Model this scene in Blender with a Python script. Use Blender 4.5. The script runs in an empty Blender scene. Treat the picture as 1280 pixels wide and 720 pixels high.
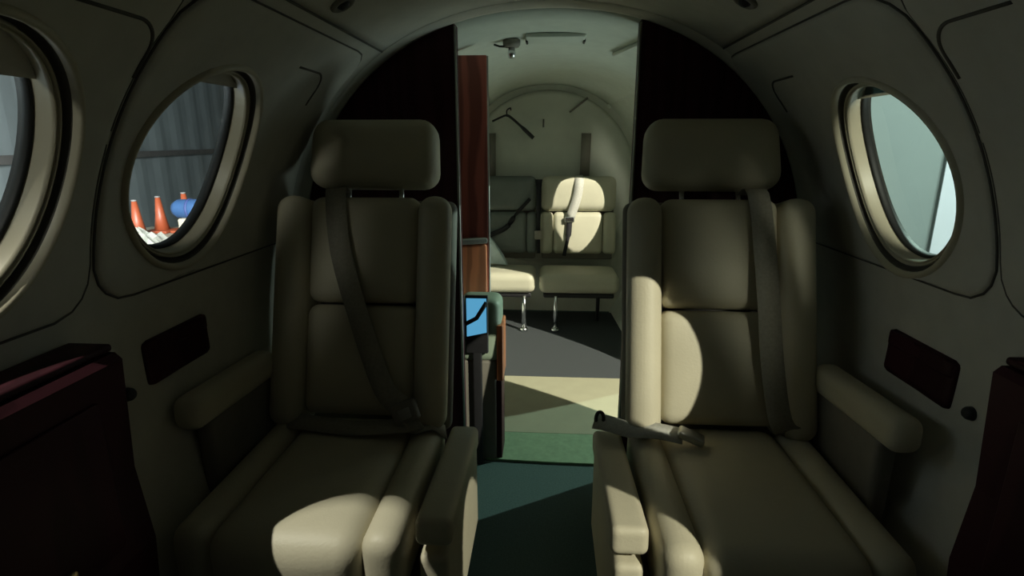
import bpy, bmesh, math, random
from mathutils import Vector, Matrix
random.seed(7)
scn = bpy.context.scene
col = scn.collection
PI = math.pi
R = math.radians

# ------------------------------------------------------------------ materials
def mat(name, color, rough=0.6, metal=0.0, noise=0.0, nscale=30.0, bump=0.0, bscale=120.0,
        spec=0.5, coat=0.0, emit=None, estr=0.0, wave=None, sheen=0.0):
    m = bpy.data.materials.new(name); m.use_nodes = True
    nt = m.node_tree; b = nt.nodes['Principled BSDF']
    b.inputs['Base Color'].default_value = (*color, 1)
    b.inputs['Roughness'].default_value = rough
    b.inputs['Metallic'].default_value = metal
    b.inputs['Specular IOR Level'].default_value = spec
    b.inputs['Coat Weight'].default_value = coat
    b.inputs['Sheen Weight'].default_value = sheen
    tc = nt.nodes.new('ShaderNodeTexCoord')
    if noise > 0 or wave:
        if wave:
            t = nt.nodes.new('ShaderNodeTexWave'); t.wave_type = 'BANDS'; t.bands_direction = 'X'
            t.inputs['Scale'].default_value = wave; t.inputs['Distortion'].default_value = 9.0
            t.inputs['Detail'].default_value = 3.0; t.inputs['Detail Scale'].default_value = 1.2
            mp = nt.nodes.new('ShaderNodeMapping'); mp.inputs['Scale'].default_value = (1.0, 1.0, 0.18)
            nt.links.new(tc.outputs['Object'], mp.inputs['Vector']); nt.links.new(mp.outputs['Vector'], t.inputs['Vector'])
            fac = t.outputs['Fac']
        else:
            t = nt.nodes.new('ShaderNodeTexNoise'); t.inputs['Scale'].default_value = nscale
            t.inputs['Detail'].default_value = 4.0
            nt.links.new(tc.outputs['Object'], t.inputs['Vector']); fac = t.outputs['Fac']
        rp = nt.nodes.new('ShaderNodeValToRGB')
        n = noise if noise > 0 else 0.3
        rp.color_ramp.elements[0].color = (*[c * (1 - n) for c in color], 1)
        rp.color_ramp.elements[1].color = (*[min(1, c * (1 + n)) for c in color], 1)
        rp.color_ramp.elements[0].position = 0.25; rp.color_ramp.elements[1].position = 0.75
        nt.links.new(fac, rp.inputs['Fac']); nt.links.new(rp.outputs['Color'], b.inputs['Base Color'])
    if bump > 0:
        t2 = nt.nodes.new('ShaderNodeTexNoise'); t2.inputs['Scale'].default_value = bscale
        t2.inputs['Detail'].default_value = 2.0
        bp = nt.nodes.new('ShaderNodeBump'); bp.inputs['Strength'].default_value = bump
        bp.inputs['Distance'].default_value = 0.004
        nt.links.new(tc.outputs['Object'], t2.inputs['Vector'])
        nt.links.new(t2.outputs['Fac'], bp.inputs['Height']); nt.links.new(bp.outputs['Normal'], b.inputs['Normal'])
    if emit:
        b.inputs['Emission Color'].default_value = (*emit, 1); b.inputs['Emission Strength'].default_value = estr
    return m

M = dict(
    wall=mat('beige_sidewall', (0.55, 0.53, 0.46), 0.75, noise=0.06, nscale=18, bump=0.08, bscale=260, spec=0.25),
    bezel=mat('cream_window_bezel', (0.52, 0.48, 0.36), 0.42, noise=0.04, nscale=12),
    gasket=mat('black_rubber_gasket', (0.02, 0.022, 0.022), 0.6, noise=0.1),
    groove=mat('dark_seam', (0.10, 0.094, 0.08), 0.9, noise=0.1),
    leather=mat('cream_leather', (0.52, 0.48, 0.36), 0.5, noise=0.05, nscale=9, bump=0.12, bscale=180, spec=0.4),
    leather_aft=mat('pale_cream_leather', (0.50, 0.485, 0.375), 0.5, noise=0.05, nscale=9, bump=0.12, bscale=180, spec=0.4),
    shell=mat('taupe_seat_shell', (0.20, 0.185, 0.155), 0.6, noise=0.08, nscale=20),
    mahogany=mat('mahogany_veneer', (0.040, 0.011, 0.016), 0.5, noise=0.2, wave=7.0, coat=0.0, spec=0.15),
    redwood=mat('red_wood_veneer', (0.40, 0.105, 0.075), 0.5, noise=0.30, wave=6.0),
    orangewood=mat('orange_wood_edge', (0.62, 0.20, 0.085), 0.42, noise=0.22, wave=8.0),
    belt=mat('taupe_webbing', (0.30, 0.28, 0.23), 0.85, noise=0.12, nscale=160, bump=0.2, bscale=500),
    palebelt=mat('pale_grey_webbing', (0.50, 0.50, 0.46), 0.8, noise=0.12, nscale=160, bump=0.2, bscale=500),
    black=mat('black_plastic', (0.014, 0.014, 0.016), 0.5, noise=0.1),
    blackstrap=mat('black_webbing', (0.015, 0.015, 0.018), 0.85, noise=0.15, nscale=150),
    chrome=mat('brushed_chrome', (0.75, 0.77, 0.78), 0.22, metal=1.0, noise=0.05),
    alu=mat('aluminium_edge', (0.45, 0.45, 0.42), 0.4, metal=1.0, noise=0.06),
    brass=mat('worn_brass', (0.5, 0.38, 0.2), 0.35, metal=1.0, noise=0.1),
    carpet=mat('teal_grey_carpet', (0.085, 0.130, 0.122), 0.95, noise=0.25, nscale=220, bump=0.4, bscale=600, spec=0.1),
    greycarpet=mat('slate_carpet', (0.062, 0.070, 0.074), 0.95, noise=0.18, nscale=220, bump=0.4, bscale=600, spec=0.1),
    greenmat=mat('green_mat', (0.21, 0.32, 0.19), 0.8, noise=0.12, nscale=60),
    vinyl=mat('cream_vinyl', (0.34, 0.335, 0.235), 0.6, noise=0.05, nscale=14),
    headliner=mat('pale_headliner', (0.56, 0.60, 0.53), 0.85, noise=0.05, nscale=20, bump=0.1, bscale=300, spec=0.2),
    dome=mat('painted_bulkhead', (0.54, 0.56, 0.49), 0.8, noise=0.06, nscale=10, spec=0.2),
    skin=mat('white_aircraft_skin', (0.6, 0.6, 0.6), 0.4, noise=0.03),
    hangar=mat('grey_hangar_cladding', (0.26, 0.29, 0.30), 0.7, noise=0.10, nscale=1.5),
    steel=mat('dark_galvanised_steel', (0.13, 0.12, 0.115), 0.6, metal=0.0, noise=0.2, nscale=6),
    palewall=mat('pale_green_wall', (0.33, 0.385, 0.345), 0.8, noise=0.03, nscale=1.0),
    whitedoor=mat('white_door_skin', (0.86, 0.90, 0.90), 0.7, noise=0.03, nscale=1.0),
    concrete=mat('hangar_concrete', (0.22, 0.22, 0.21), 0.8, noise=0.15, nscale=2),
    orange=mat('orange_plastic', (0.22, 0.042, 0.014), 0.5, noise=0.08),
    blue=mat('blue_fabric', (0.012, 0.045, 0.12), 0.7, noise=0.15, nscale=8),
    navy=mat('navy_fabric', (0.02, 0.035, 0.12), 0.7, noise=0.15, nscale=8),
    whitepaper=mat('white_crumpled_sheet', (0.16, 0.155, 0.13), 0.7, noise=0.08, nscale=9),
    benchwood=mat('bench_plywood', (0.28, 0.24, 0.18), 0.7, noise=0.15, nscale=6),
    wedge=mat('pale_blue_wedge', (0.55, 0.66, 0.68), 0.85, noise=0.06, nscale=40),
    coverfab=mat('grey_green_cover', (0.16, 0.18, 0.165), 0.85, noise=0.12, nscale=12, bump=0.15, bscale=60),
    glow_panel=mat('emissive_blue', (0.02, 0.05, 0.08), 0.2, emit=(0.14, 0.52, 0.85), estr=0.65, noise=0.05),  # emissive blue face of the small panel
    greenlit_pad=mat('greenlit_cream_pad', (0.30, 0.37, 0.28), 0.5, noise=0.06, nscale=14),  # cream pad with the green light mixed into its colour
    lens=mat('frosted_lens', (0.55, 0.58, 0.52), 0.5, noise=0.03),
)
def glass_mat(name, tint, gloss):
    m = bpy.data.materials.new(name); m.use_nodes = True
    nt = m.node_tree
    for n in list(nt.nodes): nt.nodes.remove(n)
    out = nt.nodes.new('ShaderNodeOutputMaterial'); mx = nt.nodes.new('ShaderNodeMixShader')
    tr = nt.nodes.new('ShaderNodeBsdfTransparent'); gl = nt.nodes.new('ShaderNodeBsdfGlossy')
    tr.inputs['Color'].default_value = (*tint, 1); gl.inputs['Roughness'].default_value = 0.02
    fr = nt.nodes.new('ShaderNodeLayerWeight'); fr.inputs['Blend'].default_value = 0.25
    mu = nt.nodes.new('ShaderNodeMath'); mu.operation = 'MULTIPLY'; mu.inputs[1].default_value = gloss
    nt.links.new(fr.outputs['Fresnel'], mu.inputs[0]); nt.links.new(mu.outputs[0], mx.inputs['Fac'])
    nt.links.new(tr.outputs[0], mx.inputs[1]); nt.links.new(gl.outputs[0], mx.inputs[2])
    nt.links.new(mx.outputs[0], out.inputs['Surface'])
    return m
M['glass'] = glass_mat('window_acrylic', (0.93, 0.96, 0.95), 0.05)
M['tint'] = glass_mat('smoked_shade', (0.16, 0.21, 0.21), 0.35)

# ------------------------------------------------------------------ object helpers
def link(name, bm, m, parent=None, smooth=True, loc=None):
    bmesh.ops.recalc_face_normals(bm, faces=bm.faces[:])
    me = bpy.data.meshes.new(name); bm.to_mesh(me); bm.free()
    me.materials.append(M[m] if isinstance(m, str) else m)
    for p in me.polygons: p.use_smooth = smooth
    o = bpy.data.objects.new(name, me); col.objects.link(o)
    if parent: o.parent = parent
    if loc: o.location = loc
    return o
def tag(o, label=None, cat=None, group=None, kind=None):
    if label: o['label'] = label
    if cat: o['category'] = cat
    if group: o['group'] = group
    if kind: o['kind'] = kind
    return o
def empty(name, label, cat, group=None, kind=None, loc=(0, 0, 0)):
    o = bpy.data.objects.new(name, None); col.objects.link(o); o.location = loc; o.empty_display_size = 0.05
    return tag(o, label, cat, group, kind)
def merge(bm, other):
    me = bpy.data.meshes.new('tmp'); other.to_mesh(me); other.free(); bm.from_mesh(me); bpy.data.meshes.remove(me)
def lerp(a, b, t): return a + (b - a) * t

def rbox(sx, sy, sz, r=0.02, n=14, crown=None, xf=None, bm=None):
    """rounded, optionally crowned box centred at the origin; crown = dict(axis sign -> height)"""
    own = bmesh.new(); h = Vector((sx / 2, sy / 2, sz / 2)); r = min(r, min(h) * 0.999)
    def par(i, hh):
        e = 5
        # dense samples within the rounded border, even ones between
        if i <= e: return -hh + r * (1 - math.cos(PI / 2 * i / e)) if hh > r else -hh * math.cos(PI / 2 * i / e)
        if i >= n - e: return -par(n - i, hh)
        return lerp(-hh + r, hh - r, (i - e) / (n - 2 * e))
    cache = {}
    def vert(p):
        k = tuple(round(c, 6) for c in p)
        if k in cache: return cache[k]
        inn = Vector([max(-(h[a] - r), min(h[a] - r, p[a])) for a in range(3)])
        d = Vector(p) - inn
        q = inn + (d.normalized() * r if d.length > 1e-9 else d)
        if crown:
            u, v, w = [q[a] / h[a] for a in range(3)]
            for ax, amt in crown.items():
                a = 'xyz'.index(ax[1]); s = 1 if ax[0] == '+' else -1
                o1, o2 = [b for b in range(3) if b != a]
                f = (1 - (q[o1] / h[o1]) ** 2) * (1 - (q[o2] / h[o2]) ** 2)
                t = max(0, s * q[a] / h[a]); q[a] += s * amt * f * t
        if xf: q = xf @ q
        cache[k] = own.verts.new(q); return cache[k]
    for a in range(3):
        b, c = (a + 1) % 3, (a + 2) % 3
        for s in (-1, 1):
            for i in range(n):
                for j in range(n):
                    q = []
                    for (ii, jj) in ((i, j), (i + 1, j), (i + 1, j + 1), (i, j + 1)):
                        p = [0, 0, 0]; p[a] = s * h[a]; p[b] = par(ii, h[b]); p[c] = par(jj, h[c]); q.append(vert(p))
                    q = list(dict.fromkeys(q))
                    if len(q) > 2:
                        try: own.faces.new(q)
                        except ValueError: pass
    if bm is None: return own
    merge(bm, own); return bm
def T(x, y, z, rx=0, ry=0, rz=0):
    return Matrix.Translation((x, y, z)) @ Matrix.Rotation(rz, 4, 'Z') @ Matrix.Rotation(ry, 4, 'Y') @ Matrix.Rotation(rx, 4, 'X')
def tube(pts, rad, seg=10, bm=None, closed=False):
    own = bm or bmesh.new(); pts = [Vector(p) for p in pts]; rings = []; n = len(pts); up = None
    for i, p in enumerate(pts):
        a = pts[(i - 1) % n] if (closed or i > 0) else p; b = pts[(i + 1) % n] if (closed or i < n - 1) else p
        t = (b - a).normalized()
        if up is None: up = Vector((0, 0, 1)) if abs(t.z) < 0.9 else Vector((1, 0, 0))
        sx = t.cross(up).normalized(); sy = sx.cross(t).normalized(); up = sy
        rr = rad[i] if isinstance(rad, (list, tuple)) else rad
        rings.append([own.verts.new(p + (sx * math.cos(2 * PI * k / seg) + sy * math.sin(2 * PI * k / seg)) * rr) for k in range(seg)])
    for i in range(n if closed else n - 1):
        A, B = rings[i], rings[(i + 1) % n]
        for k in range(seg): own.faces.new((A[k], A[(k + 1) % seg], B[(k + 1) % seg], B[k]))
    if not closed: own.faces.new(rings[0]); own.faces.new(rings[-1])
    return own
def ribbon(pts, widths, thick, bm=None, side=(1, 0, 0)):
    """flat webbing strap along pts, its width in the direction of side made square to the path"""
    own = bm or bmesh.new(); pts = [Vector(p) for p in pts]; n = len(pts); rows = []
    for i, p in enumerate(pts):
        t = (pts[min(i + 1, n - 1)] - pts[max(i - 1, 0)]).normalized()
        sd = Vector(side); sd = (sd - t * sd.dot(t)).normalized(); nn = t.cross(sd).normalized()
        w = widths if not isinstance(widths, (list, tuple)) else widths[i]
        rows.append([own.verts.new(p + sd * a * w / 2 + nn * b * thick / 2) for a, b in ((-1, -1), (1, -1), (1, 1), (-1, 1))])
    for i in range(n - 1):
        for k in range(4): own.faces.new((rows[i][k], rows[i][(k + 1) % 4], rows[i + 1][(k + 1) % 4], rows[i + 1][k]))
    own.faces.new(rows[0]); own.faces.new(rows[-1])
    return own
def smooth_path(ctrl, n=24):
    P = [Vector(c) for c in ctrl]; P = [P[0] * 2 - P[1]] + P + [P[-1] * 2 - P[-2]]; out = []
    segs = len(P) - 3
    for s in range(segs):
        a, b, c, d = P[s:s + 4]
        m = max(2, n // segs)
        for k in range(m + (1 if s == segs - 1 else 0)):
            t = k / m
            out.append(0.5 * ((2 * b) + (c - a) * t + (2 * a - 5 * b + 4 * c - d) * t * t + (3 * b - a - 3 * c + d) * t ** 3))
    return out
def prism(poly, y0, y1, bm=None):
    """polygon in (x, z) swept along y"""
    own = bm or bmesh.new()
    A = [own.verts.new((x, y0, z)) for x, z in poly]; B = [own.verts.new((x, y1, z)) for x, z in poly]
    own.faces.new(A); own.faces.new(B)
    for i in range(len(A)):
        j = (i + 1) % len(A); own.faces.new((A[i], A[j], B[j], B[i]))
    return own
def lathe(prof, seg=32, axis='z', xf=None, bm=None):
    own = bmesh.new(); rings = []
    for r, h in prof:
        ring = []
        for k in range(seg):
            a = 2 * PI * k / seg; p = Vector((r * math.cos(a), r * math.sin(a), h))
            ring.append(own.verts.new(xf @ p if xf else p))
        rings.append(ring)
    for A, B in zip(rings, rings[1:]):
        for k in range(seg): own.faces.new((A[k], A[(k + 1) % seg], B[(k + 1) % seg], B[k]))
    own.faces.new(rings[0]); own.faces.new(rings[-1])
    bmesh.ops.remove_doubles(own, verts=own.verts[:], dist=1e-6)
    if bm is None: return own
    merge(bm, own); return bm

ASP = 0.87                                    # windows are a little narrower than tall
# ------------------------------------------------------------------ fuselage profile
HW, ZC, HB, EX = 0.73, 0.74, 0.715, 2.2
def _raw(a):   # a from -90 deg (keel) to +90 deg (crown)
    c, s = math.cos(a), math.sin(a)
    k = (abs(c) ** EX + abs(s) ** EX) ** (-1 / EX)
    return HW * c * k, ZC + (HB if s > 0 else 0.98) * s * k
PROF = [p for p in (_raw(-PI / 2 + PI * i / 1200) for i in range(1201)) if p[1] >= 0]
ARC = [0.0]
for (x0, z0), (x1, z1) in zip(PROF, PROF[1:]): ARC.append(ARC[-1] + math.hypot(x1 - x0, z1 - z0))
SMAX = ARC[-1]
def prof(s):
    s = max(0, min(SMAX, s)); lo, hi = 0, len(ARC) - 1
    while hi - lo > 1:
        m = (lo + hi) // 2
        if ARC[m] <= s: lo = m
        else: hi = m
    t = (s - ARC[lo]) / (ARC[hi] - ARC[lo])
    x = lerp(PROF[lo][0], PROF[hi][0], t); z = lerp(PROF[lo][1], PROF[hi][1], t)
    tx, tz = PROF[hi][0] - PROF[lo][0], PROF[hi][1] - PROF[lo][1]; L = math.hypot(tx, tz)
    return x, z, -tz / L, tx / L          # point and inward normal (for the right-hand side, x > 0)
def s_of_z(z):
    for i in range(len(PROF) - 1):
        if PROF[i][1] <= z <= PROF[i + 1][1]: return lerp(ARC[i], ARC[i + 1], (z - PROF[i][1]) / (PROF[i + 1][1] - PROF[i][1]))
    return SMAX
def taper(y): return 1.0 if y < 1.8 else 1.0 - 0.17 * ((y - 1.8) / 1.85) ** 1.3
def W(side, y, s, off=0.0):
    """a point on the cabin lining: side -1 left / +1 right, station y, arc s from the floor, off metres inward"""
    x, z, nx, nz = prof(s); return Vector((side * (x * taper(y) + nx * off), y, z + nz * off))

def sheet(side, y0, y1, s0, s1, holes, off, bm=None):
    """lining between two stations with round holes: holes = [(yc, sc, r)]"""
    own = bm or bmesh.new(); k = 14
    holes = sorted(holes); ys = [y0]
    def cell(ya, yb, sa, sb, nu, nv):
        g = [[own.verts.new(W(side, lerp(ya, yb, i / nu), lerp(sa, sb, j / nv), off)) for j in range(nv + 1)] for i in range(nu + 1)]
        for i in range(nu):
            for j in range(nv): own.faces.new((g[i][j], g[i + 1][j], g[i + 1][j + 1], g[i][j + 1]))
    cur = y0
    for (yc, sc, r) in holes:
        m = r * 1.08; ya, yb, sa, sb = yc - m, yc + m, sc - m, sc + m
        def col_cells(a, b, nu):
            cell(a, b, s0, sa, nu, k); cell(a, b, sa, sb, nu, k); cell(a, b, sb, s1, nu, k)
        if ya > cur: col_cells(cur, ya, max(1, int((ya - cur) / 0.1)))
        cell(ya, yb, s0, sa, k, k); cell(ya, yb, sb, s1, k, k)
        sq = [(lerp(ya, yb, i / k), sa) for i in range(k)] + [(yb, lerp(sa, sb, i / k)) for i in range(k)] + \
             [(lerp(yb, ya, i / k), sb) for i in range(k)] + [(ya, lerp(sb, sa, i / k)) for i in range(k)]
        loops = []
        for t in (0, 0.5, 1):
            L = []
            for (y, s) in sq:
                a = math.atan2(s - sc, y - yc)
                L.append(own.verts.new(W(side, lerp(y, yc + ASP * r * math.cos(a), t), lerp(s, sc + r * math.sin(a), t), off)))
            loops.append(L)
        for A, B in zip(loops, loops[1:]):
            for i in range(len(A)): own.faces.new((A[i], A[(i + 1) % len(A)], B[(i + 1) % len(A)], B[i]))
        cur = yb
    if holes:
        sc, r = holes[-1][1], holes[-1][2]; m = r * 1.08
        for a, b in ((s0, sc - m), (sc - m, sc + m), (sc + m, s1)): cell(cur, y1, a, b, max(1, int((y1 - cur) / 0.1)), k)
    else:
        cell(cur, y1, s0, s1, max(1, int((y1 - cur) / 0.1)), 3 * k)
    bmesh.ops.remove_doubles(own, verts=own.verts[:], dist=1e-5)
    return own
def wall_ring(side, yc, sc, prof_list, seg=72, bm=None, cap_in=False):
    """ring round a window on the lining: prof_list = [(radius, inward offset)]"""
    own = bm or bmesh.new(); loops = []
    for r, off in prof_list:
        loops.append([own.verts.new(W(side, yc + ASP * r * math.cos(2 * PI * i / seg), sc + r * math.sin(2 * PI * i / seg), off)) for i in range(seg)])
    for A, B in zip(loops, loops[1:]):
        for i in range(seg): own.faces.new((A[i], A[(i + 1) % seg], B[(i + 1) % seg], B[i]))
    if cap_in: own.faces.new(loops[-1])
    return own
def rrect(yc, sc, hy, hs, r, seg=96):
    pts = []
    for i in range(seg):
        a = 2 * PI * (i + 0.5) / seg; c, s = math.cos(a), math.sin(a)
        k = 1 / max(abs(c) / hy, abs(s) / hs); p = [c * k, s * k]
        q = [max(-(hy - r), min(hy - r, p[0])), max(-(hs - r), min(hs - r, p[1]))]
        d = [p[0] - q[0], p[1] - q[1]]; L = math.hypot(*d)
        if L > 1e-9 and abs(d[0]) > 1e-9 and abs(d[1]) > 1e-9: p = [q[0] + d[0] / L * r, q[1] + d[1] / L * r]
        pts.append((yc + p[0], sc + p[1]))
    return pts
def wall_panel(side, yc, sc, hy, hs, r, hole, off=0.006, bm=None, wc=None):
    """raised rounded trim plate on the lining, hole = (y, s, radius) or None"""
    own = bm or bmesh.new(); out = rrect(yc, sc, hy, hs, r); n = len(out); loops = []
    def loop(f, o, ins=0.0):
        L = []
        for (y, s) in out:
            a = math.atan2(s - hole[1], y - hole[0]) if hole else math.atan2(s - sc, y - yc)
            ty, ts = (hole[0] + ASP * hole[2] * math.cos(a), hole[1] + hole[2] * math.sin(a)) if hole else (yc, sc)
            dy, ds = ty - y, ts - s; D = math.hypot(dy, ds)
            g = f if ins == 0 else ins / max(D, 1e-6)
            L.append(own.verts.new(W(side, y + dy * g, s + ds * g, o)))
        loops.append(L)
    loop(0, 0.0005); loop(0, off * 0.6, 0.0015); loop(0, off, 0.006)
    for f in (0.25, 0.5, 0.75): loop(f, off)
    loop(0.999 if hole else 0.97, off)
    for A, B in zip(loops, loops[1:]):
        for i in range(n): own.faces.new((A[i], A[(i + 1) % n], B[(i + 1) % n], B[i]))
    if not hole: own.faces.new(loops[-1])
    return own
def wall_line(side, pts, rad=0.003, off=0.004, bm=None):
    return tube([W(side, y, s, off) for y, s in pts], rad, 8, bm)

# ------------------------------------------------------------------ camera
cam_d = bpy.data.cameras.new('camera'); cam = bpy.data.objects.new('camera', cam_d); col.objects.link(cam)
F = 690.0
cam_d.sensor_fit = 'HORIZONTAL'; cam_d.sensor_width = 36.0; cam_d.lens = 36.0 * F / 1280.0; cam_d.clip_start = 0.02
pitch = math.atan(180 / F); yaw = math.atan(45 * math.cos(pitch) / F)
cam.location = (0, 0, 1.10); cam.rotation_euler = (PI / 2 - pitch, 0, yaw)
scn.camera = cam

# ------------------------------------------------------------------ stations
Y0, YP, YR = -1.3, 1.62, 3.62                # forward closure, mid partition, rear bulkhead
SW = s_of_z(1.065)                            # window centre line
STOP = s_of_z(1.335)                          # wall / ceiling joint
WR = 0.199                        # hole in lining, clear opening
WL = [0.57, 1.03]; WRT = [0.17, 0.63, 1.14]
SWR = s_of_z(1.045)                           # the right-hand windows sit a little lower
AFTW = (2.995, s_of_z(1.085), 0.20)

# ---- walls, ceiling, floor
bm = sheet(-1, Y0, YP, 0.0, STOP, [(y, SW, WR) for y in WL], 0.0)
sheet(-1, Y0, YP, 0.0, STOP, [(y, SW, WR) for y in WL], -0.05, bm)
o = link('wall_left', bm, 'wall'); tag(o, kind='structure')
bm = sheet(1, Y0, YP, 0.0, STOP, [(y, SWR, WR) for y in WRT], 0.0)
sheet(1, Y0, YP, 0.0, STOP, [(y, SWR, WR) for y in WRT], -0.05, bm)
o = link('wall_right', bm, 'wall'); tag(o, kind='structure')
def arc_strip(y0, y1, s0, off0, off1, ny):
    b = bmesh.new(); n = 24; ks = []
    for off in (off0, off1):
        path = [(-1, lerp(s0, SMAX, i / n)) for i in range(n)] + [(1, lerp(SMAX, s0, i / n)) for i in range(n + 1)]
        g = [[b.verts.new(W(sd, lerp(y0, y1, j / ny), s, off)) for (sd, s) in path] for j in range(ny + 1)]
        for j in range(ny):
            for i in range(len(path) - 1): b.faces.new((g[j][i], g[j][i + 1], g[j + 1][i + 1], g[j + 1][i]))
        ks.append(g)
    for j in (0, ny):
        for i in range(len(ks[0][0]) - 1): b.faces.new((ks[0][j][i], ks[0][j][i + 1], ks[1][j][i + 1], ks[1][j][i]))
    for j in range(ny):
        for i in (0, -1): b.faces.new((ks[0][j][i], ks[0][j + 1][i], ks[1][j + 1][i], ks[1][j][i]))
    return b
o = link('ceiling', arc_strip(Y0, YP, STOP + 0.003, 0.0, -0.075, 10), 'wall'); tag(o, kind='structure')
o = link('ceiling_aft', arc_strip(YP, YR + 0.04, STOP - 0.01, 0.0, -0.075, 12), 'headliner'); tag(o, kind='structure')
# aft side walls
SA = STOP - 0.01
bm = sheet(-1, YP, YR + 0.04, 0.0, SA, [], 0.0); sheet(-1, YP, YR + 0.04, 0.0, SA, [], -0.075, bm)
o = link('wall_left_aft', bm, 'headliner'); tag(o, kind='structure')
DY0, DY1, DS0, DS1 = 1.70, 2.50, s_of_z(0.06), s_of_z(1.30)
bm = bmesh.new()
for off in (0.0, -0.075):
    sheet(1, YP, DY0, 0.0, SA, [], off, bm)
    sheet(1, DY1, YR + 0.04, 0.0, SA, [AFTW], off, bm)
    sheet(1, DY0, DY1, DS1, SA, [], off, bm); sheet(1, DY0, DY1, 0.0, DS0, [], off, bm)
o = link('wall_right_aft', bm, 'headliner'); tag(o, kind='structure')
# door frame of the open cabin door
bm = bmesh.new()
loop = [(DY0, lerp(DS0, DS1, i / 20)) for i in range(20)] + [(lerp(DY0, DY1, i / 8), DS1) for i in range(8)] + \
       [(DY1, lerp(DS1, DS0, i / 20)) for i in range(20)] + [(lerp(DY1, DY0, i / 8), DS0) for i in range(8)]
A = [bm.verts.new(W(1, y, s, 0.004)) for y, s in loop]; B = [bm.verts.new(W(1, y, s, -0.079)) for y, s in loop]
for i in range(len(A)): bm.faces.new((A[i], A[(i + 1) % len(A)], B[(i + 1) % len(A)], B[i]))
o = link('door_1', bm, 'alu'); tag(o, kind='structure')

bm = prism([(-0.62, -0.05), (0.62, -0.05), (0.62, 0.0), (-0.62, 0.0)], Y0, YR + 0.04)
o = link('floor', bm, 'carpet', smooth=False); tag(o, kind='structure')
def full_profile(y, inset=0.0, n=40):
    pts = [W(-1, y, lerp(0, SMAX, i / n), inset) for i in range(n + 1)] + [W(1, y, lerp(SMAX, 0, i / n), inset) for i in range(n + 1)]
    return [(p.x, p.z) for p in pts]
o = link('wall_front', prism(full_profile(Y0, -0.07), Y0 - 0.03, Y0), 'mahogany', smooth=False); tag(o, kind='structure')

# mid partition, two mahogany leaves with a doorway between
def leaf(side, xi_top, xi_bot, name):
    n = 40; ztop = 1.0
    pts = []
    for i in range(n + 1):
        p = W(side, YP, lerp(0, SMAX, i / n), -0.01)
        if abs(p.x) <= abs(xi_top): break
        pts.append((p.x, p.z))
    # exact corner on the lining
    s = next(lerp(0, SMAX, i / 4000) for i in range(4001) if prof(lerp(0, SMAX, i / 4000))[0] <= abs(xi_top) and prof(lerp(0, SMAX, i / 4000))[1] > 0.8)
    p = W(side, YP, s, -0.01); pts.append((side * abs(xi_top), p.z)); pts.append((side * abs(xi_bot), 0.001))
    o = link(name, prism(pts, YP, YP + 0.07), 'mahogany', smooth=False); tag(o, kind='structure')
    e = tube([(side * (abs(xi_bot) - 0.003), YP + 0.001, 0.004), (side * (abs(xi_top) - 0.003), YP + 0.001, p.z - 0.02)], 0.004, 8)
    link('edge_strip', e, 'alu', o)
    return o
leaf(-1, -0.262, -0.262, 'wall_partition_left')
leaf(1, 0.246, 0.246, 'wall_partition_right')
# padded rib where the cabin headliner meets the partition
b = bmesh.new(); n = 30; rows = []
path = [(-1, lerp(s_of_z(0.55), SMAX, i / n)) for i in range(n)] + [(1, lerp(SMAX, s_of_z(0.55), i / n)) for i in range(n + 1)]
for (y, off) in ((1.545, 0.0005), (1.55, 0.002), (1.565, 0.004), (1.60, 0.005), (1.617, 0.004), (1.617, 0.0005)):
    rows.append([b.verts.new(W(sd, y, s, off)) for sd, s in path])
for Aa, Bb in zip(rows, rows[1:]):
    for i in range(len(path) - 1): b.faces.new((Aa[i], Aa[i + 1], Bb[i + 1], Bb[i]))
o = link('trim_1', b, 'wall'); tag(o, kind='structure')

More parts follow.
